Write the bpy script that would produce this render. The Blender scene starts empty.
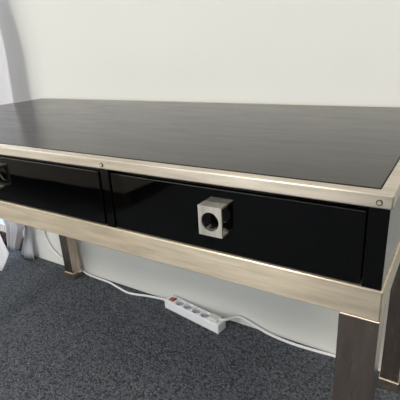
import bpy, bmesh, math, random
from mathutils import Vector, Matrix

scene = bpy.context.scene
C = scene.collection
random.seed(7)

# ------------------------------------------------------------------ camera
cam_d = bpy.data.cameras.new('camera')
cam = bpy.data.objects.new('camera', cam_d)
C.objects.link(cam)
RIGHT = Vector((0.84731127, 0.5283653, -0.05379332))
UP = Vector((-0.14209441, 0.32312625, 0.93562739))
FWD = Vector((-0.51173508, 0.7851239, -0.34886627))
M = Matrix((RIGHT, UP, -FWD)).transposed().to_4x4()
M.translation = Vector((0.04764524, -0.43087601, 0.90147791))
cam.matrix_world = M
cam_d.sensor_width = 36.0
cam_d.lens = 413.41 / 400.0 * 36.0
cam_d.clip_start = 0.01
scene.camera = cam

# ------------------------------------------------------------------ sky, lights, exposure
w = bpy.data.worlds.new('sky'); scene.world = w
w.use_nodes = True
bg = w.node_tree.nodes['Background']
bg.inputs['Color'].default_value = (0.78, 0.90, 1.0, 1)
bg.inputs['Strength'].default_value = 1.2

def area_light(name, loc, target, sx, sy, power, col):
    d = bpy.data.lights.new(name, 'AREA'); d.shape = 'RECTANGLE'
    d.size = sx; d.size_y = sy; d.energy = power; d.color = col
    o = bpy.data.objects.new(name, d); C.objects.link(o)
    o.location = loc
    o.rotation_euler = (Vector(target) - Vector(loc)).to_track_quat('-Z', 'Y').to_euler()
    return o
# daylight through the room's windows, plus added fill lights
area_light('daylight_left', (-3.37, -1.9, 1.35), (-1.2, -1.5, 1.0), 1.7, 1.5, 14, (1.0, 0.91, 0.79))
area_light('daylight_front_left', (-2.3, -3.17, 1.45), (-1.6, 0.0, 1.0), 1.7, 1.7, 16, (1.0, 0.92, 0.81))
area_light('fill_front_right', (0.9, -3.17, 1.85), (0.7, 0.0, 1.5), 1.5, 1.0, 14, (0.68, 0.84, 1.0))  # added cool fill for the upper wall and under the desk
area_light('daylight_behind_curtain', (-2.30, 0.80, 1.15), (-2.25, 0.0, 1.0), 1.1, 1.9, 40, (0.95, 0.96, 1.0))
area_light('fill_overhead_far', (-1.05, -2.0, 2.38), (-1.05, -2.0, 0.0), 0.5, 0.5, 50, (1.0, 0.98, 0.95))  # added overhead fill without a fixture, reaches the strip and curtain
area_light('fill_overhead_near', (0.9, -0.9, 2.38), (0.9, -0.9, 0.0), 0.5, 0.5, 20, (1.0, 0.92, 0.78))  # added warm overhead fill without a fixture, brightens the upper wall

vs = scene.view_settings
vs.view_transform = 'Standard'; vs.look = 'None'; vs.gamma = 1.0
vs.use_curve_mapping = False
vs.exposure = 0.12

# ------------------------------------------------------------------ materials
def mat(name):
    m = bpy.data.materials.new(name); m.use_nodes = True
    nt = m.node_tree
    return m, nt, nt.nodes['Principled BSDF']

def simple(name, col, rough=0.5, metal=0.0, noise=0.0, nscale=30.0, **kw):
    m, nt, b = mat(name)
    b.inputs['Roughness'].default_value = rough
    b.inputs['Metallic'].default_value = metal
    for k, v in kw.items(): b.inputs[k].default_value = v
    tc = nt.nodes.new('ShaderNodeTexCoord')
    n = nt.nodes.new('ShaderNodeTexNoise'); n.inputs['Scale'].default_value = nscale
    n.inputs['Detail'].default_value = 4
    nt.links.new(tc.outputs['Object'], n.inputs['Vector'])
    r = nt.nodes.new('ShaderNodeValToRGB')
    r.color_ramp.elements[0].position = 0.3; r.color_ramp.elements[1].position = 0.7
    r.color_ramp.elements[0].color = tuple(c * (1 - noise) for c in col) + (1,)
    r.color_ramp.elements[1].color = tuple(min(1, c * (1 + noise)) for c in col) + (1,)
    nt.links.new(n.outputs['Fac'], r.inputs['Fac'])
    nt.links.new(r.outputs['Color'], b.inputs['Base Color'])
    return m

def brushed(name, col, grain, tangent, rough=0.34, aniso=0.85):
    """brushed steel: grain = texture scale per axis (low along the brushing)"""
    m, nt, b = mat(name)
    L = nt.links
    b.inputs['Metallic'].default_value = 1.0
    b.inputs['Anisotropic'].default_value = aniso
    tv = nt.nodes.new('ShaderNodeCombineXYZ')
    for i in range(3): tv.inputs[i].default_value = tangent[i]
    L.new(tv.outputs[0], b.inputs['Tangent'])
    tc = nt.nodes.new('ShaderNodeTexCoord')
    mp = nt.nodes.new('ShaderNodeMapping'); mp.inputs['Scale'].default_value = grain
    n = nt.nodes.new('ShaderNodeTexNoise'); n.inputs['Scale'].default_value = 1.0
    n.inputs['Detail'].default_value = 6; n.inputs['Roughness'].default_value = 0.65
    L.new(tc.outputs['Object'], mp.inputs['Vector']); L.new(mp.outputs[0], n.inputs['Vector'])
    mr = nt.nodes.new('ShaderNodeMapRange')
    mr.inputs['To Min'].default_value = rough - 0.12; mr.inputs['To Max'].default_value = rough + 0.12
    L.new(n.outputs['Fac'], mr.inputs['Value']); L.new(mr.outputs[0], b.inputs['Roughness'])
    # faint patches of tarnish
    n2 = nt.nodes.new('ShaderNodeTexNoise'); n2.inputs['Scale'].default_value = 1.0; n2.inputs['Detail'].default_value = 5
    mp2 = nt.nodes.new('ShaderNodeMapping'); mp2.inputs['Scale'].default_value = [11 if g < 20 else g * 0.17 for g in grain]
    L.new(tc.outputs['Object'], mp2.inputs['Vector']); L.new(mp2.outputs[0], n2.inputs['Vector'])
    r = nt.nodes.new('ShaderNodeValToRGB')
    r.color_ramp.elements[0].position = 0.3; r.color_ramp.elements[1].position = 0.65
    r.color_ramp.elements[0].color = tuple(c * 0.74 for c in col) + (1,)
    r.color_ramp.elements[1].color = tuple(col) + (1,)
    L.new(n2.outputs['Fac'], r.inputs['Fac']); L.new(r.outputs['Color'], b.inputs['Base Color'])
    bp = nt.nodes.new('ShaderNodeBump'); bp.inputs['Strength'].default_value = 0.12
    bp.inputs['Distance'].default_value = 0.0004
    L.new(n.outputs['Fac'], bp.inputs['Height']); L.new(bp.outputs[0], b.inputs['Normal'])
    return m

STEEL = (0.76, 0.685, 0.575)
m_steel_x = brushed('brushed_steel_lengthways', STEEL, (6, 700, 700), (0, 0.7071, 0.7071), rough=0.375)
m_steel_low = brushed('brushed_steel_dull', (0.81, 0.70, 0.545), (6, 700, 700), (0, 0.7071, 0.7071), rough=0.41)
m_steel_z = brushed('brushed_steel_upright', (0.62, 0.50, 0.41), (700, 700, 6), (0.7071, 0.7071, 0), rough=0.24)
m_steel_foot = brushed('brushed_steel_foot', (0.72, 0.62, 0.48), (300, 300, 300), (0, 0, 1), rough=0.3, aniso=0.0)
m_handle = brushed('satin_steel_handle', (0.86, 0.81, 0.73), (500, 500, 20), (0.7071, 0, 0.7071), rough=0.5, aniso=0.2)
m_screw = simple('dark_screw', (0.13, 0.11, 0.095), 0.45, 0.8, 0.2, 300)
m_slot = simple('screw_slot', (0.01, 0.01, 0.01), 0.7, 0.0, 0.1, 300)

# gloss black lacquer
m_lacq, nt, b = mat('black_lacquer')
b.inputs['Base Color'].default_value = (0.0008, 0.0008, 0.0008, 1)
b.inputs['Roughness'].default_value = 0.035
b.inputs['IOR'].default_value = 1.42
tc = nt.nodes.new('ShaderNodeTexCoord')
n = nt.nodes.new('ShaderNodeTexNoise'); n.inputs['Scale'].default_value = 6.0
nt.links.new(tc.outputs['Object'], n.inputs['Vector'])
bp = nt.nodes.new('ShaderNodeBump'); bp.inputs['Strength'].default_value = 0.06; bp.inputs['Distance'].default_value = 0.01
nt.links.new(n.outputs['Fac'], bp.inputs['Height']); nt.links.new(bp.outputs[0], b.inputs['Normal'])

# black leather with a lengthways grain
m_leather, nt, b = mat('black_leather')
L_ = nt.links
tc = nt.nodes.new('ShaderNodeTexCoord')
mp = nt.nodes.new('ShaderNodeMapping'); mp.inputs['Scale'].default_value = (14, 60, 60)
L_.new(tc.outputs['Object'], mp.inputs['Vector'])
n1 = nt.nodes.new('ShaderNodeTexNoise'); n1.inputs['Scale'].default_value = 1.0; n1.inputs['Detail'].default_value = 7
L_.new(mp.outputs[0], n1.inputs['Vector'])
n2 = nt.nodes.new('ShaderNodeTexVoronoi'); n2.inputs['Scale'].default_value = 420
L_.new(tc.outputs['Object'], n2.inputs['Vector'])
r = nt.nodes.new('ShaderNodeValToRGB')
r.color_ramp.elements[0].position = 0.3; r.color_ramp.elements[1].position = 0.72
r.color_ramp.elements[0].color = (0.008, 0.0058, 0.0045, 1); r.color_ramp.elements[1].color = (0.024, 0.0185, 0.015, 1)
L_.new(n1.outputs['Fac'], r.inputs['Fac']); L_.new(r.outputs['Color'], b.inputs['Base Color'])
mp3 = nt.nodes.new('ShaderNodeMapping'); mp3.inputs['Scale'].default_value = (9, 34, 9)
L_.new(tc.outputs['Object'], mp3.inputs['Vector'])
n3 = nt.nodes.new('ShaderNodeTexNoise'); n3.inputs['Scale'].default_value = 1.0; n3.inputs['Detail'].default_value = 8; n3.inputs['Roughness'].default_value = 0.62
L_.new(mp3.outputs[0], n3.inputs['Vector'])
mr = nt.nodes.new('ShaderNodeMapRange'); mr.inputs['From Min'].default_value = 0.3; mr.inputs['From Max'].default_value = 0.7
mr.inputs['To Min'].default_value = 0.165; mr.inputs['To Max'].default_value = 0.245
L_.new(n3.outputs['Fac'], mr.inputs['Value']); L_.new(mr.outputs[0], b.inputs['Roughness'])
b.inputs['IOR'].default_value = 1.37
b.inputs['Specular Tint'].default_value = (1.0, 0.93, 0.87, 1)
mx = nt.nodes.new('ShaderNodeMath'); mx.operation = 'MULTIPLY_ADD'; mx.inputs[1].default_value = 0.25
L_.new(n2.outputs['Distance'], mx.inputs[0]); L_.new(n1.outputs['Fac'], mx.inputs[2])
bp = nt.nodes.new('ShaderNodeBump'); bp.inputs['Strength'].default_value = 0.22; bp.inputs['Distance'].default_value = 0.0012
L_.new(mx.outputs[0], bp.inputs['Height']); L_.new(bp.outputs[0], b.inputs['Normal'])

# loop carpet
m_carpet, nt, b = mat('grey_loop_carpet')
L_ = nt.links
tc = nt.nodes.new('ShaderNodeTexCoord')
v1 = nt.nodes.new('ShaderNodeTexVoronoi'); v1.inputs['Scale'].default_value = 200
L_.new(tc.outputs['Object'], v1.inputs['Vector'])
n1 = nt.nodes.new('ShaderNodeTexNoise'); n1.inputs['Scale'].default_value = 150; n1.inputs['Detail'].default_value = 3
L_.new(tc.outputs['Object'], n1.inputs['Vector'])
sep = nt.nodes.new('ShaderNodeSeparateColor'); L_.new(v1.outputs['Color'], sep.inputs[0])
ad = nt.nodes.new('ShaderNodeMath'); ad.operation = 'MULTIPLY_ADD'; ad.inputs[1].default_value = 0.5
L_.new(sep.outputs[0], ad.inputs[0])
hm = nt.nodes.new('ShaderNodeMath'); hm.operation = 'MULTIPLY'; hm.inputs[1].default_value = 0.5
L_.new(n1.outputs['Fac'], hm.inputs[0]); L_.new(hm.outputs[0], ad.inputs[2])
r = nt.nodes.new('ShaderNodeValToRGB')
r.color_ramp.elements[0].position = 0.18; r.color_ramp.elements[1].position = 0.85
r.color_ramp.elements[0].color = (0.022, 0.0245, 0.028, 1); r.color_ramp.elements[1].color = (0.165, 0.175, 0.196, 1)
L_.new(ad.outputs[0], r.inputs['Fac']); L_.new(r.outputs['Color'], b.inputs['Base Color'])
b.inputs['Roughness'].default_value = 0.95
b.inputs['Specular IOR Level'].default_value = 0.1
bp = nt.nodes.new('ShaderNodeBump'); bp.inputs['Strength'].default_value = 0.7; bp.inputs['Distance'].default_value = 0.004
iv = nt.nodes.new('ShaderNodeMath'); iv.operation = 'SUBTRACT'; iv.inputs[0].default_value = 1.0
L_.new(v1.outputs['Distance'], iv.inputs[1]); L_.new(iv.outputs[0], bp.inputs['Height']); L_.new(bp.outputs[0], b.inputs['Normal'])

m_wall = simple('painted_wall', (0.80, 0.79, 0.75), 0.85, 0, 0.01, 3.0)
m_wall_right = simple('darkened_wall', (0.20, 0.195, 0.19), 0.85, 0, 0.01, 3.0)  # unseen wall, darkened to dim reflections in the desk's right side
m_ceiling = simple('white_ceiling', (0.85, 0.84, 0.81), 0.9, 0, 0.01, 3.0)
m_wood = simple('window_wood', (0.10, 0.06, 0.04), 0.5, 0, 0.25, 20)
m_white_frame = simple('white_frame', (0.75, 0.75, 0.73), 0.4, 0, 0.02, 10)
m_plastic = simple('white_plastic', (0.90, 0.90, 0.92), 0.35, 0, 0.02, 60)
m_cord = simple('white_cord', (0.88, 0.88, 0.87), 0.4, 0, 0.02, 60)
m_plug = simple('cream_plug', (0.74, 0.72, 0.66), 0.4, 0, 0.02, 60)
m_socket = simple('grey_socket', (0.40, 0.40, 0.42), 0.45, 0, 0.05, 60)
m_hole = simple('socket_hole', (0.01, 0.01, 0.01), 0.6, 0, 0.05, 60)
m_red = simple('red_switch', (0.42, 0.035, 0.02), 0.3, 0, 0.1, 80)

# pane that lets the light in
m_glass, nt, b = mat('window_glass')
for nd in list(nt.nodes):
    if nd.type == 'BSDF_PRINCIPLED': nt.nodes.remove(nd)
out = nt.nodes['Material Output']
t_ = nt.nodes.new('ShaderNodeBsdfTransparent'); t_.inputs[0].default_value = (0.93, 0.96, 0.97, 1)
g_ = nt.nodes.new('ShaderNodeBsdfGlossy'); g_.inputs['Roughness'].default_value = 0.02
mi = nt.nodes.new('ShaderNodeMixShader'); mi.inputs[0].default_value = 0.06
nt.links.new(t_.outputs[0], mi.inputs[1]); nt.links.new(g_.outputs[0], mi.inputs[2]); nt.links.new(mi.outputs[0], out.inputs[0])

# curtain cloth
m_cloth, nt, b = mat('white_curtain_cloth')
b.inputs['Roughness'].default_value = 0.9
b.inputs['Specular IOR Level'].default_value = 0.1
tc = nt.nodes.new('ShaderNodeTexCoord')
n = nt.nodes.new('ShaderNodeTexNoise'); n.inputs['Scale'].default_value = 250
nt.links.new(tc.outputs['Object'], n.inputs['Vector'])
r = nt.nodes.new('ShaderNodeValToRGB')
r.color_ramp.elements[0].color = (0.88, 0.87, 0.89, 1); r.color_ramp.elements[1].color = (0.94, 0.93, 0.95, 1)
nt.links.new(n.outputs['Fac'], r.inputs['Fac']); nt.links.new(r.outputs['Color'], b.inputs['Base Color'])
tr = nt.nodes.new('ShaderNodeBsdfTranslucent'); tr.inputs[0].default_value = (0.82, 0.81, 0.86, 1)
mi = nt.nodes.new('ShaderNodeMixShader'); mi.inputs[0].default_value = 0.35
out = nt.nodes['Material Output']
nt.links.new(b.outputs[0], mi.inputs[1]); nt.links.new(tr.outputs[0], mi.inputs[2]); nt.links.new(mi.outputs[0], out.inputs[0])

# ------------------------------------------------------------------ mesh helpers
def add_box(bm, lo, hi, bevel=0.0, seg=2, taper=None):
    m = Matrix.Translation([(a + b) / 2 for a, b in zip(lo, hi)]) @ Matrix.Diagonal([b - a for a, b in zip(lo, hi)] + [1])
    g = bmesh.ops.create_cube(bm, size=1.0, matrix=m)
    if taper:
        zc = (lo[2] + hi[2]) / 2; xc = (lo[0] + hi[0]) / 2; yc = (lo[1] + hi[1]) / 2
        for v in g['verts']:
            if v.co.z > zc:
                v.co.x = xc + (v.co.x - xc) * taper; v.co.y = yc + (v.co.y - yc) * taper
    if bevel > 0:
        es = list({e for v in g['verts'] for e in v.link_edges})
        bmesh.ops.bevel(bm, geom=es, offset=bevel, segments=seg, profile=0.5, affect='EDGES')

def add_cyl(bm, c, axis, r, h, n=32, bevel=0.0):
    q = Vector((0, 0, 1)).rotation_difference(Vector(axis)).to_matrix().to_4x4()
    g = bmesh.ops.create_cone(bm, cap_ends=True, segments=n, radius1=r, radius2=r, depth=h,
                              matrix=Matrix.Translation(c) @ q)
    if bevel > 0:
        es = [e for e in {e for v in g['verts'] for e in v.link_edges} if len(e.link_faces) == 2 and
              any(len(f.verts) > 4 for f in e.link_faces)]
        bmesh.ops.bevel(bm, geom=es, offset=bevel, segments=2, profile=0.5, affect='EDGES')

def obj(name, bm, m, parent=None, smooth=False):
    me = bpy.data.meshes.new(name)
    bmesh.ops.recalc_face_normals(bm, faces=bm.faces[:])
    bm.to_mesh(me); bm.free()
    o = bpy.data.objects.new(name, me); C.objects.link(o)
    for mm in (m if isinstance(m, (list, tuple)) else [m]): me.materials.append(mm)
    if parent: o.parent = parent
    if smooth:
        for p in me.polygons: p.use_smooth = True
    return o

def box(name, lo, hi, m, parent=None, bevel=0.0, seg=2, **kw):
    bm = bmesh.new(); add_box(bm, lo, hi, bevel, seg, **kw)
    return obj(name, bm, m, parent)

def tag(o, label, cat, group=None):
    o['label'] = label; o['category'] = cat
    if group: o['group'] = group
    return o

def struct(o):
    o['kind'] = 'structure'; return o

def thing(name, label, cat, loc=(0, 0, 0), rz=0.0, group=None):
    o = bpy.data.objects.new(name, None); C.objects.link(o)
    o.location = loc; o.rotation_euler = (0, 0, rz); o.empty_display_size = 0.1
    return tag(o, label, cat, group)

def catmull(pts, k=8):
    P = [Vector(p) for p in pts]; P = [2 * P[0] - P[1]] + P + [2 * P[-1] - P[-2]]
    out = []
    for i in range(1, len(P) - 2):
        for j in range(k):
            t = j / k
            a, b, c, d = P[i - 1], P[i], P[i + 1], P[i + 2]
            out.append(0.5 * ((2 * b) + (c - a) * t + (2 * a - 5 * b + 4 * c - d) * t * t + (3 * b - a - 3 * c + d) * t ** 3))
    out.append(P[-2]); return out

def tube(bm, pts, r, n=10):
    P = [Vector(p) for p in pts]; rings = []
    up = Vector((0.13, 0.21, 0.97))
    for i, p in enumerate(P):
        d = (P[min(i + 1, len(P) - 1)] - P[max(i - 1, 0)]).normalized()
        a = d.cross(up)
        if a.length < 1e-3: a = d.cross(Vector((1, 0, 0)))
        a.normalize(); c = d.cross(a)
        rings.append([bm.verts.new(p + r * (math.cos(2 * math.pi * k / n) * a + math.sin(2 * math.pi * k / n) * c)) for k in range(n)])
    for i in range(len(rings) - 1):
        for k in range(n):
            bm.faces.new((rings[i][k], rings[i][(k + 1) % n], rings[i + 1][(k + 1) % n], rings[i + 1][k]))
    bm.faces.new(rings[0][::-1]); bm.faces.new(rings[-1])

# ------------------------------------------------------------------ the room
YW = 0.622            # back wall face
XL, XR, YF, ZC = -3.4, 2.1, -3.2, 2.5
TH = 0.14
def wall_with_hole(name, plane, lo, hi, a0, a1, hole, m):
    """plane 'x' or 'y': wall between lo..hi on that axis, running a0..a1, with a window opening (h0,h1,z0,z1)"""
    bm = bmesh.new(); h0, h1, z0, z1 = hole
    def slab(p0, p1, q0, q1):
        if plane == 'y': add_box(bm, (p0, lo, q0), (p1, hi, q1))
        else: add_box(bm, (lo, p0, q0), (hi, p1, q1))
    slab(a0, h0, 0, ZC); slab(h1, a1, 0, ZC); slab(h0, h1, 0, z0); slab(h0, h1, z1, ZC)
    return struct(obj(name, bm, m))
def window(name, plane, pos, hole, m_frame, fw=0.06):
    h0, h1, z0, z1 = hole; bm = bmesh.new()
    def bar(p0, p1, q0, q1, d=0.03):
        if plane == 'y': add_box(bm, (p0, pos - d, q0), (p1, pos + d, q1), 0.004)
        else: add_box(bm, (pos - d, p0, q0), (pos + d, p1, q1), 0.004)
    bar(h0, h1, z0, z0 + fw); bar(h0, h1, z1 - fw, z1); bar(h0, h0 + fw, z0 + fw, z1 - fw); bar(h1 - fw, h1, z0 + fw, z1 - fw)
    mid = (h0 + h1) / 2; bar(mid - fw / 2, mid + fw / 2, z0 + fw, z1 - fw)
    fr = struct(obj(name, bm, m_frame))
    bm = bmesh.new()
    for p0, p1 in ((h0 + fw, mid - fw / 2), (mid + fw / 2, h1 - fw)):
        if plane == 'y': add_box(bm, (p0, pos - 0.003, z0 + fw), (p1, pos + 0.003, z1 - fw))
        else: add_box(bm, (pos - 0.003, p0, z0 + fw), (pos + 0.003, p1, z1 - fw))
    obj('window_pane', bm, m_glass, fr)
    return fr

struct(box('floor', (XL - TH, YF - TH, -0.1), (XR + TH, YW + TH, 0.0), m_carpet))
struct(box('ceiling', (XL - TH, YF - TH, ZC), (XR + TH, YW + TH, ZC + 0.1), m_ceiling))
H1 = (-2.95, -1.66, 0.0, 2.15)
wall_with_hole('wall_back', 'y', YW, YW + TH, XL - TH, XR + TH, H1, m_wall)
window('window_1', 'y', YW + 0.06, H1, m_wood)
H2 = (-2.85, -0.95, 0.5, 2.2)
wall_with_hole('wall_left', 'x', XL - TH, XL, YF, YW, H2, m_wall)
window('window_2', 'x', XL - 0.07, H2, m_white_frame)
H3 = (-3.2, -1.4, 0.5, 2.35)
H4 = (0.1, 1.7, 1.3, 2.4)
wall_with_hole('wall_front', 'y', YF - TH, YF, XL - TH, -0.6, H3, m_wall)
wall_with_hole('wall_front_right', 'y', YF - TH, YF, -0.6, XR + TH, H4, m_wall)
window('window_3', 'y', YF - 0.07, H3, m_white_frame)
window('window_4', 'y', YF - 0.07, H4, m_white_frame)  # unseen window, added for the front-right fill
struct(box('wall_right', (XR, YF, 0), (XR + TH, YW, ZC), m_wall_right))

# ------------------------------------------------------------------ the desk
DL, DD, DH = 1.303, 0.601, 0.750      # length (towards -x from the right end), depth, height
T, S = 0.0164, 0.0157                 # top frame thickness and the width of its visible rim
Z1, Z0, W = 0.6366, 0.5957, 0.0455    # lower frame top / bottom, leg width
desk = thing('desk', 'long steel framed desk with black leather top and glossy black drawers against wall', 'desk', (-DL / 2, DD / 2, 0))
OFF = Vector((DL / 2, -DD / 2, 0))
def dk(o):                            # children are modelled in room space; shift them into the desk's frame
    o.data.transform(Matrix.Translation(OFF)); return o

def frame_ring(bm, x0, x1, y0, y1, z0, z1, wd, bev):
    """four mitred bars as one closed ring with a small rounded edge"""
    o = [(x0, y0), (x1, y0), (x1, y1), (x0, y1)]
    i = [(x0 + wd, y0 + wd), (x1 - wd, y0 + wd), (x1 - wd, y1 - wd), (x0 + wd, y1 - wd)]
    vo0 = [bm.verts.new((*p, z0)) for p in o]; vo1 = [bm.verts.new((*p, z1)) for p in o]
    vi0 = [bm.verts.new((*p, z0)) for p in i]; vi1 = [bm.verts.new((*p, z1)) for p in i]
    for k in range(4):
        j = (k + 1) % 4
        bm.faces.new((vo0[k], vo0[j], vo1[j], vo1[k])); bm.faces.new((vi0[j], vi0[k], vi1[k], vi1[j]))
        bm.faces.new((vo1[k], vo1[j], vi1[j], vi1[k])); bm.faces.new((vo0[j], vo0[k], vi0[k], vi0[j]))
    vs_ = set(vo0 + vo1 + vi0 + vi1)
    def sharp(e):
        f = e.link_faces
        return len(f) == 2 and f[0].normal.angle(f[1].normal, 0) > 0.5
    bm.normal_update()
    es = [e for e in bm.edges if e.verts[0] in vs_ and sharp(e)]
    bmesh.ops.bevel(bm, geom=es, offset=bev, segments=3, profile=0.5, affect='EDGES')

bm = bmesh.new(); frame_ring(bm, -DL, 0, 0, DD, DH - T, DH, S, 0.0018)
top_frame = dk(obj('top_frame', bm, m_steel_x, desk))
# leather panel, let into the frame and standing a touch above it
bm = bmesh.new(); add_box(bm, (-DL + S + 0.0004, S + 0.0004, DH - T + 0.002), (-S - 0.0004, DD - S - 0.0004, DH + 0.0006), 0.0012, 3)
dk(obj('leather_top', bm, m_leather, desk))
bm = bmesh.new(); frame_ring(bm, -DL, 0, 0, DD, Z0, Z1, W, 0.0018)
dk(obj('lower_frame', bm, m_steel_low, desk))

for x in (-0.0132, -0.408, -0.991, -DL + 0.0132):
    bm = bmesh.new(); add_cyl(bm, (x, -0.0004, 0.7405), (0, -1, 0), 0.0034, 0.0016, 24, 0.0004)
    add_cyl(bm, (x, -0.0014, 0.7405), (0, -1, 0), 0.0021, 0.0006, 12)
    bm.faces.ensure_lookup_table()
    so = dk(obj('screw', bm, [m_screw, m_handle], top_frame))
    for p in so.data.polygons:         # the middle of the head is a brighter steel
        cx = sum((so.data.vertices[v].co.y - OFF.y) for v in p.vertices) / len(p.vertices)
        if cx < -0.00135: p.material_index = 1

# black lacquered body between the two frames
bm = bmesh.new()
CB = 0.0022
add_box(bm, (-DL + CB, 0.030, Z1 - 0.02), (-CB, DD - CB, DH - T), 0.0)            # core
for x0, x1 in ((-0.0235, -CB), (-0.4155, -0.3985), (-0.9995, -0.9825), (-DL + CB, -DL + 0.0235)):
    add_box(bm, (x0, 0.0022, Z1 - 0.003), (x1, 0.0305, DH - T + 0.0005), 0.0006)      # stiles
add_box(bm, (-DL + 0.02, 0.012, DH - T - 0.005), (-0.02, 0.0305, DH - T + 0.0005))      # top lip
dk(obj('body', bm, m_lacq, desk))

def make_handle(parent, xc):
    """square plate with a round finger hole, carried by a top and a bottom flange"""
    hw, z0, z1, yf = 0.0175, 0.6680, 0.7095, -0.0150
    zc = (z0 + z1) / 2 - 0.0004; R = 0.0130; th = 0.0026; N = 64
    bm = bmesh.new()
    def ring(y):
        inn, out = [], []
        for k in range(N):
            a = 2 * math.pi * (k + 0.5) / N
            c, s = math.cos(a), math.sin(a)
            inn.append(bm.verts.new((xc + R * c, y, zc + R * s)))
            hx = hw; hz = (z1 - z0) / 2; zz = (z0 + z1) / 2
            q = min(hx / abs(c) if abs(c) > 1e-6 else 9, hz / abs(s) if abs(s) > 1e-6 else 9)
            px, pz = q * c, q * s
            ca = math.atan2(hz, hx)
            if any(abs(math.remainder(a - t, 2 * math.pi)) <= math.pi / N for t in (ca, math.pi - ca, math.pi + ca, -ca)):
                px, pz = math.copysign(hx, c), math.copysign(hz, s)      # square corner
            out.append(bm.verts.new((xc + px, y, zz + pz)))
        return inn, out
    i0, o0 = ring(yf); i1, o1 = ring(yf + th)
    for k in range(N):
        j = (k + 1) % N
        bm.faces.new((i0[k], o0[k], o0[j], i0[j])); bm.faces.new((i1[k], i1[j], o1[j], o1[k]))
        bm.faces.new((i0[k], i0[j], i1[j], i1[k])); bm.faces.new((o0[k], o1[k], o1[j], o0[j]))
    add_box(bm, (xc - hw, yf + th - 0.0002, z1 - 0.0026), (xc + hw, 0.0025, z1), 0.0003)
    add_box(bm, (xc - hw, yf + th - 0.0002, z0), (xc + hw, 0.0025, z0 + 0.0026), 0.0003)
    return dk(obj('handle', bm, m_handle, parent))

for x0, x1, hx in ((-0.3945, -0.0250, -0.2103), (-0.9785, -0.4195, -0.699), (-1.2780, -1.0035, -1.1407)):
    d_ = dk(box('drawer', (x0, 0.0020, Z1 + 0.0015), (x1, 0.0290, 0.7284), m_lacq, desk, 0.0013, 3))
    make_handle(d_, hx)

for sx in (0, 1):
    for sy in (0, 1):
        x0 = -DL if sx == 0 else -W; y0 = 0 if sy == 0 else DD - W
        lg = dk(box('leg', (x0, y0, 0.030), (x0 + W, y0 + W, Z0 + 0.0005), m_steel_z, desk, 0.0016, 3))
        bm = bmesh.new(); add_box(bm, (x0 - 0.003, y0 - 0.003, 0.0), (x0 + W + 0.003, y0 + W + 0.003, 0.031), 0.003, 3)
        ft = dk(obj('foot', bm, m_steel_foot, lg))

# ------------------------------------------------------------------ power strip
A, B = Vector((-0.790, 0.574, 0)), Vector((-0.540, 0.535, 0))
LEN, WID, HGT = (B - A).length, 0.043, 0.036
ang = math.atan2(B.y - A.y, B.x - A.x)
ps = thing('power_strip', 'white power strip with red rocker switch lying on carpet beneath desk', 'power strip', A, ang)
bm = bmesh.new(); add_box(bm, (0, 0, 0.0005), (LEN, WID, HGT), 0.0035, 3)
body = obj('housing', bm, m_plastic, ps)
SX = [0.062 + 0.0395 * k for k in range(5)]
SR, SDEP = 0.0165, 0.012
bm = bmesh.new()
for x in SX: add_cyl(bm, (x, WID / 2, HGT), (0, 0, 1), SR, 2 * SDEP, 40)
add_box(bm, (0.012, 0.010, HGT - 0.006), (0.037, WID - 0.010, HGT + 0.01))
cut = obj('cut', bm, m_plastic, ps)
md = body.modifiers.new('cut', 'BOOLEAN'); md.object = cut; md.operation = 'DIFFERENCE'; md.solver = 'EXACT'
bpy.context.view_layer.update()
dg = bpy.context.evaluated_depsgraph_get()
nm = bpy.data.meshes.new_from_object(body.evaluated_get(dg)); nm.name = 'housing'
body.modifiers.clear(); body.data = nm
bpy.data.objects.remove(cut)
for x in SX:
    bm = bmesh.new(); add_cyl(bm, (x, WID / 2, HGT - SDEP + 0.0012), (0, 0, 1), SR - 0.0004, 0.002, 40)
    s_ = obj('socket', bm, m_socket, ps)
    bm = bmesh.new()
    for dx in (-0.0067, 0.0067):
        add_cyl(bm, (x + dx, WID / 2 + dx, HGT - SDEP + 0.0024), (0, 0, 1), 0.0026, 0.0008, 16)
    obj('pin_hole', bm, m_hole, s_)
bm = bmesh.new(); add_box(bm, (0.0130, 0.011, HGT - 0.0055), (0.0360, WID - 0.011, HGT + 0.002), 0.0012, 2)
for v in bm.verts:
    if v.co.z > HGT: v.co.z += 0.0035 * (v.co.x - 0.0245) / 0.0115
sw = obj('switch', bm, m_red, ps); sw['label'] = 'red rocker switch'

def to_room(x, y, z):
    return A + Vector((math.cos(ang) * x - math.sin(ang) * y, math.sin(ang) * x + math.cos(ang) * y, z))
# supply cord: out of the strip's left end, along the floor, behind the far leg and up the wall
e0 = to_room(0.003, WID / 2, 0.014)
pts = [e0, to_room(-0.03, WID / 2 + 0.002, 0.012), (-0.884, 0.600, 0.006), (-0.970, 0.5835, 0.004), (-1.040, 0.594, 0.004),
       (-1.100, 0.606, 0.004), (-1.170, 0.6085, 0.004), (-1.225, 0.6095, 0.006), (-1.262, 0.6115, 0.014), (-1.315, 0.612, 0.028),
       (-1.385, 0.611, 0.046), (-1.435, 0.612, 0.070), (-1.458, 0.612, 0.098), (-1.473, 0.612, 0.133), (-1.480, 0.612, 0.20), (-1.478, 0.612, 0.32)]
inv0 = Matrix.Translation(A) @ Matrix.Rotation(ang, 4, 'Z'); inv0.invert()
bm = bmesh.new(); tube(bm, [inv0 @ Vector(p) for p in catmull(pts)], 0.0042, 10)
obj('supply_cord', bm, m_cord, ps, True)

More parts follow.
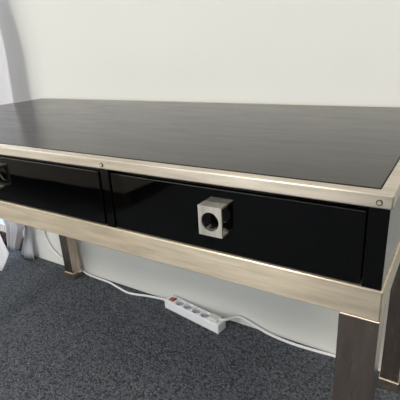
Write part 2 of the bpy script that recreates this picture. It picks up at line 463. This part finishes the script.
# plug in the last socket, with a cord that arches off to the right
xs = SX[4]
pl = thing('plugged_cable', 'white cord with flat cream plug arching out of power strip toward front leg', 'cord', to_room(xs, WID / 2, HGT), ang)
inv = Matrix.Translation(to_room(xs, WID / 2, HGT)) @ Matrix.Rotation(ang, 4, 'Z'); inv.invert()
bm = bmesh.new()
add_cyl(bm, (0, 0, -0.004), (0, 0, 1), 0.0150, 0.010, 32, 0.001)
add_box(bm, (-0.018, -0.014, 0.0005), (0.022, 0.014, 0.0095), 0.003, 3)
obj('plug', bm, m_plug, pl)
pts = [to_room(xs + 0.018, WID / 2, HGT + 0.005), to_room(xs + 0.038, WID / 2 + 0.016, HGT + 0.004), (-0.503, 0.607, 0.036), (-0.470, 0.611, 0.029), (-0.430, 0.611, 0.016),
       (-0.385, 0.609, 0.006), (-0.330, 0.605, 0.004), (-0.285, 0.604, 0.004), (-0.230, 0.607, 0.004), (-0.176, 0.611, 0.004), (-0.10, 0.615, 0.004),
       (0.05, 0.616, 0.004), (0.30, 0.615, 0.004)]
bm = bmesh.new(); tube(bm, [inv @ Vector(p) for p in catmull(pts)], 0.0046, 10)
obj('cord', bm, m_cord, pl, True)

# ------------------------------------------------------------------ low daybed, seen mirrored in the gloss drawers
m_cover = simple('oatmeal_cover', (0.62, 0.53, 0.44), 0.9, 0, 0.06, 40)
bed = thing('daybed', 'low oatmeal daybed standing in front of the desk by the left window', 'bed', (-2.45, -1.72, 0))
bm = bmesh.new(); add_box(bm, (-0.85, -0.45, 0.24), (0.85, 0.45, 0.42), 0.05, 4)
obj('mattress', bm, m_cover, bed, True)
bm = bmesh.new(); add_box(bm, (-0.87, -0.47, 0.10), (0.87, 0.47, 0.238), 0.012, 3)
obj('bed_base', bm, m_cover, bed)
for sx in (-0.8, 0.8):
    for sy in (-0.4, 0.4):
        bm = bmesh.new(); add_box(bm, (sx - 0.025, sy - 0.025, 0), (sx + 0.025, sy + 0.025, 0.101), 0.003)
        obj('leg', bm, m_wood, bed)

# ------------------------------------------------------------------ curtains by the window
def curtain_mesh(fx0, fx1, fy, amp, nf, ztop, zbot, phase=0.0, nx=90, nz=70):
    bm = bmesh.new(); g = []
    for j in range(nz + 1):
        v = j / nz; row = []
        for i in range(nx + 1):
            u = i / nx
            z = zbot(u) + (ztop - zbot(u)) * v
            x = fx0(z) + (fx1(z) - fx0(z)) * u
            k = amp(z)
            y = fy(u, z) + k * math.sin(2 * math.pi * nf * u + phase) + 0.3 * k * math.sin(2 * math.pi * nf * 2.3 * u + 1.7 + 0.8 * z)
            row.append(bm.verts.new((x, y, z)))
        g.append(row)
    for j in range(nz):
        for i in range(nx):
            bm.faces.new((g[j][i], g[j][i + 1], g[j + 1][i + 1], g[j + 1][i]))
    return bm
def lerp_tab(tab):
    def f(z):
        for (z0, a), (z1, b_) in zip(tab, tab[1:]):
            if z <= z1: return a + (b_ - a) * max(0, (z - z0)) / (z1 - z0)
        return tab[-1][1]
    return f
def cloth(o):
    md = o.modifiers.new('thickness', 'SOLIDIFY'); md.thickness = 0.0014
    return o
def drape(label, le, re, fy, amp, nf, zb, phase=0.0, nx=90):
    o = cloth(obj('curtain', curtain_mesh(lerp_tab(le), lerp_tab(re), fy, amp, nf, 2.3, zb, phase, nx), m_cloth, None, True))
    tag(o, label, 'curtain', 'white curtains')
drape('white curtain hanging against wall nearest the desk, flaring to the carpet',
      [(0, -1.675), (0.17, -1.578), (0.30, -1.60), (0.7, -1.66), (2.3, -1.70)],
      [(0, -1.560), (0.17, -1.556), (0.40, -1.48), (0.72, -1.397), (0.9, -1.383), (0.97, -1.383), (1.03, -1.390), (1.3, -1.44), (2.3, -1.52)],
      lambda u, z: 0.592 - 0.047 * min(1, max(0, (z - 0.25) / 0.4)), lambda z: 0.009, 1.6, lambda u: 0.003)
drape('white curtain whose narrow lower tip hangs just short of the carpet',
      [(0, -1.69), (0.07, -1.665), (0.20, -1.645), (0.6, -1.86), (2.3, -1.95)],
      [(0, -1.59), (0.07, -1.612), (0.20, -1.535), (0.35, -1.60), (0.6, -1.78), (2.3, -1.80)],
      lambda u, z: 0.548, lambda z: 0.014 + 0.008 * min(1, z), 3.0, lambda u: 0.055 + 0.02 * abs(u - 0.5), 0.6)
drape('white curtain with its hem swept forward over the carpet at left edge',
      [(0, -2.6), (2.3, -2.65)],
      [(0, -1.61), (0.03, -1.608), (0.06, -1.60), (0.085, -1.625), (0.11, -1.69), (0.16, -1.72), (0.3, -1.74), (0.6, -1.93), (2.3, -2.05)],
      lambda u, z: 0.535 - 0.085 * max(0, 1 - z / 0.13) ** 1.3, lambda z: 0.008 + 0.016 * min(1, z / 0.2), 8.0, lambda u: 0.003, 0.4, 160)
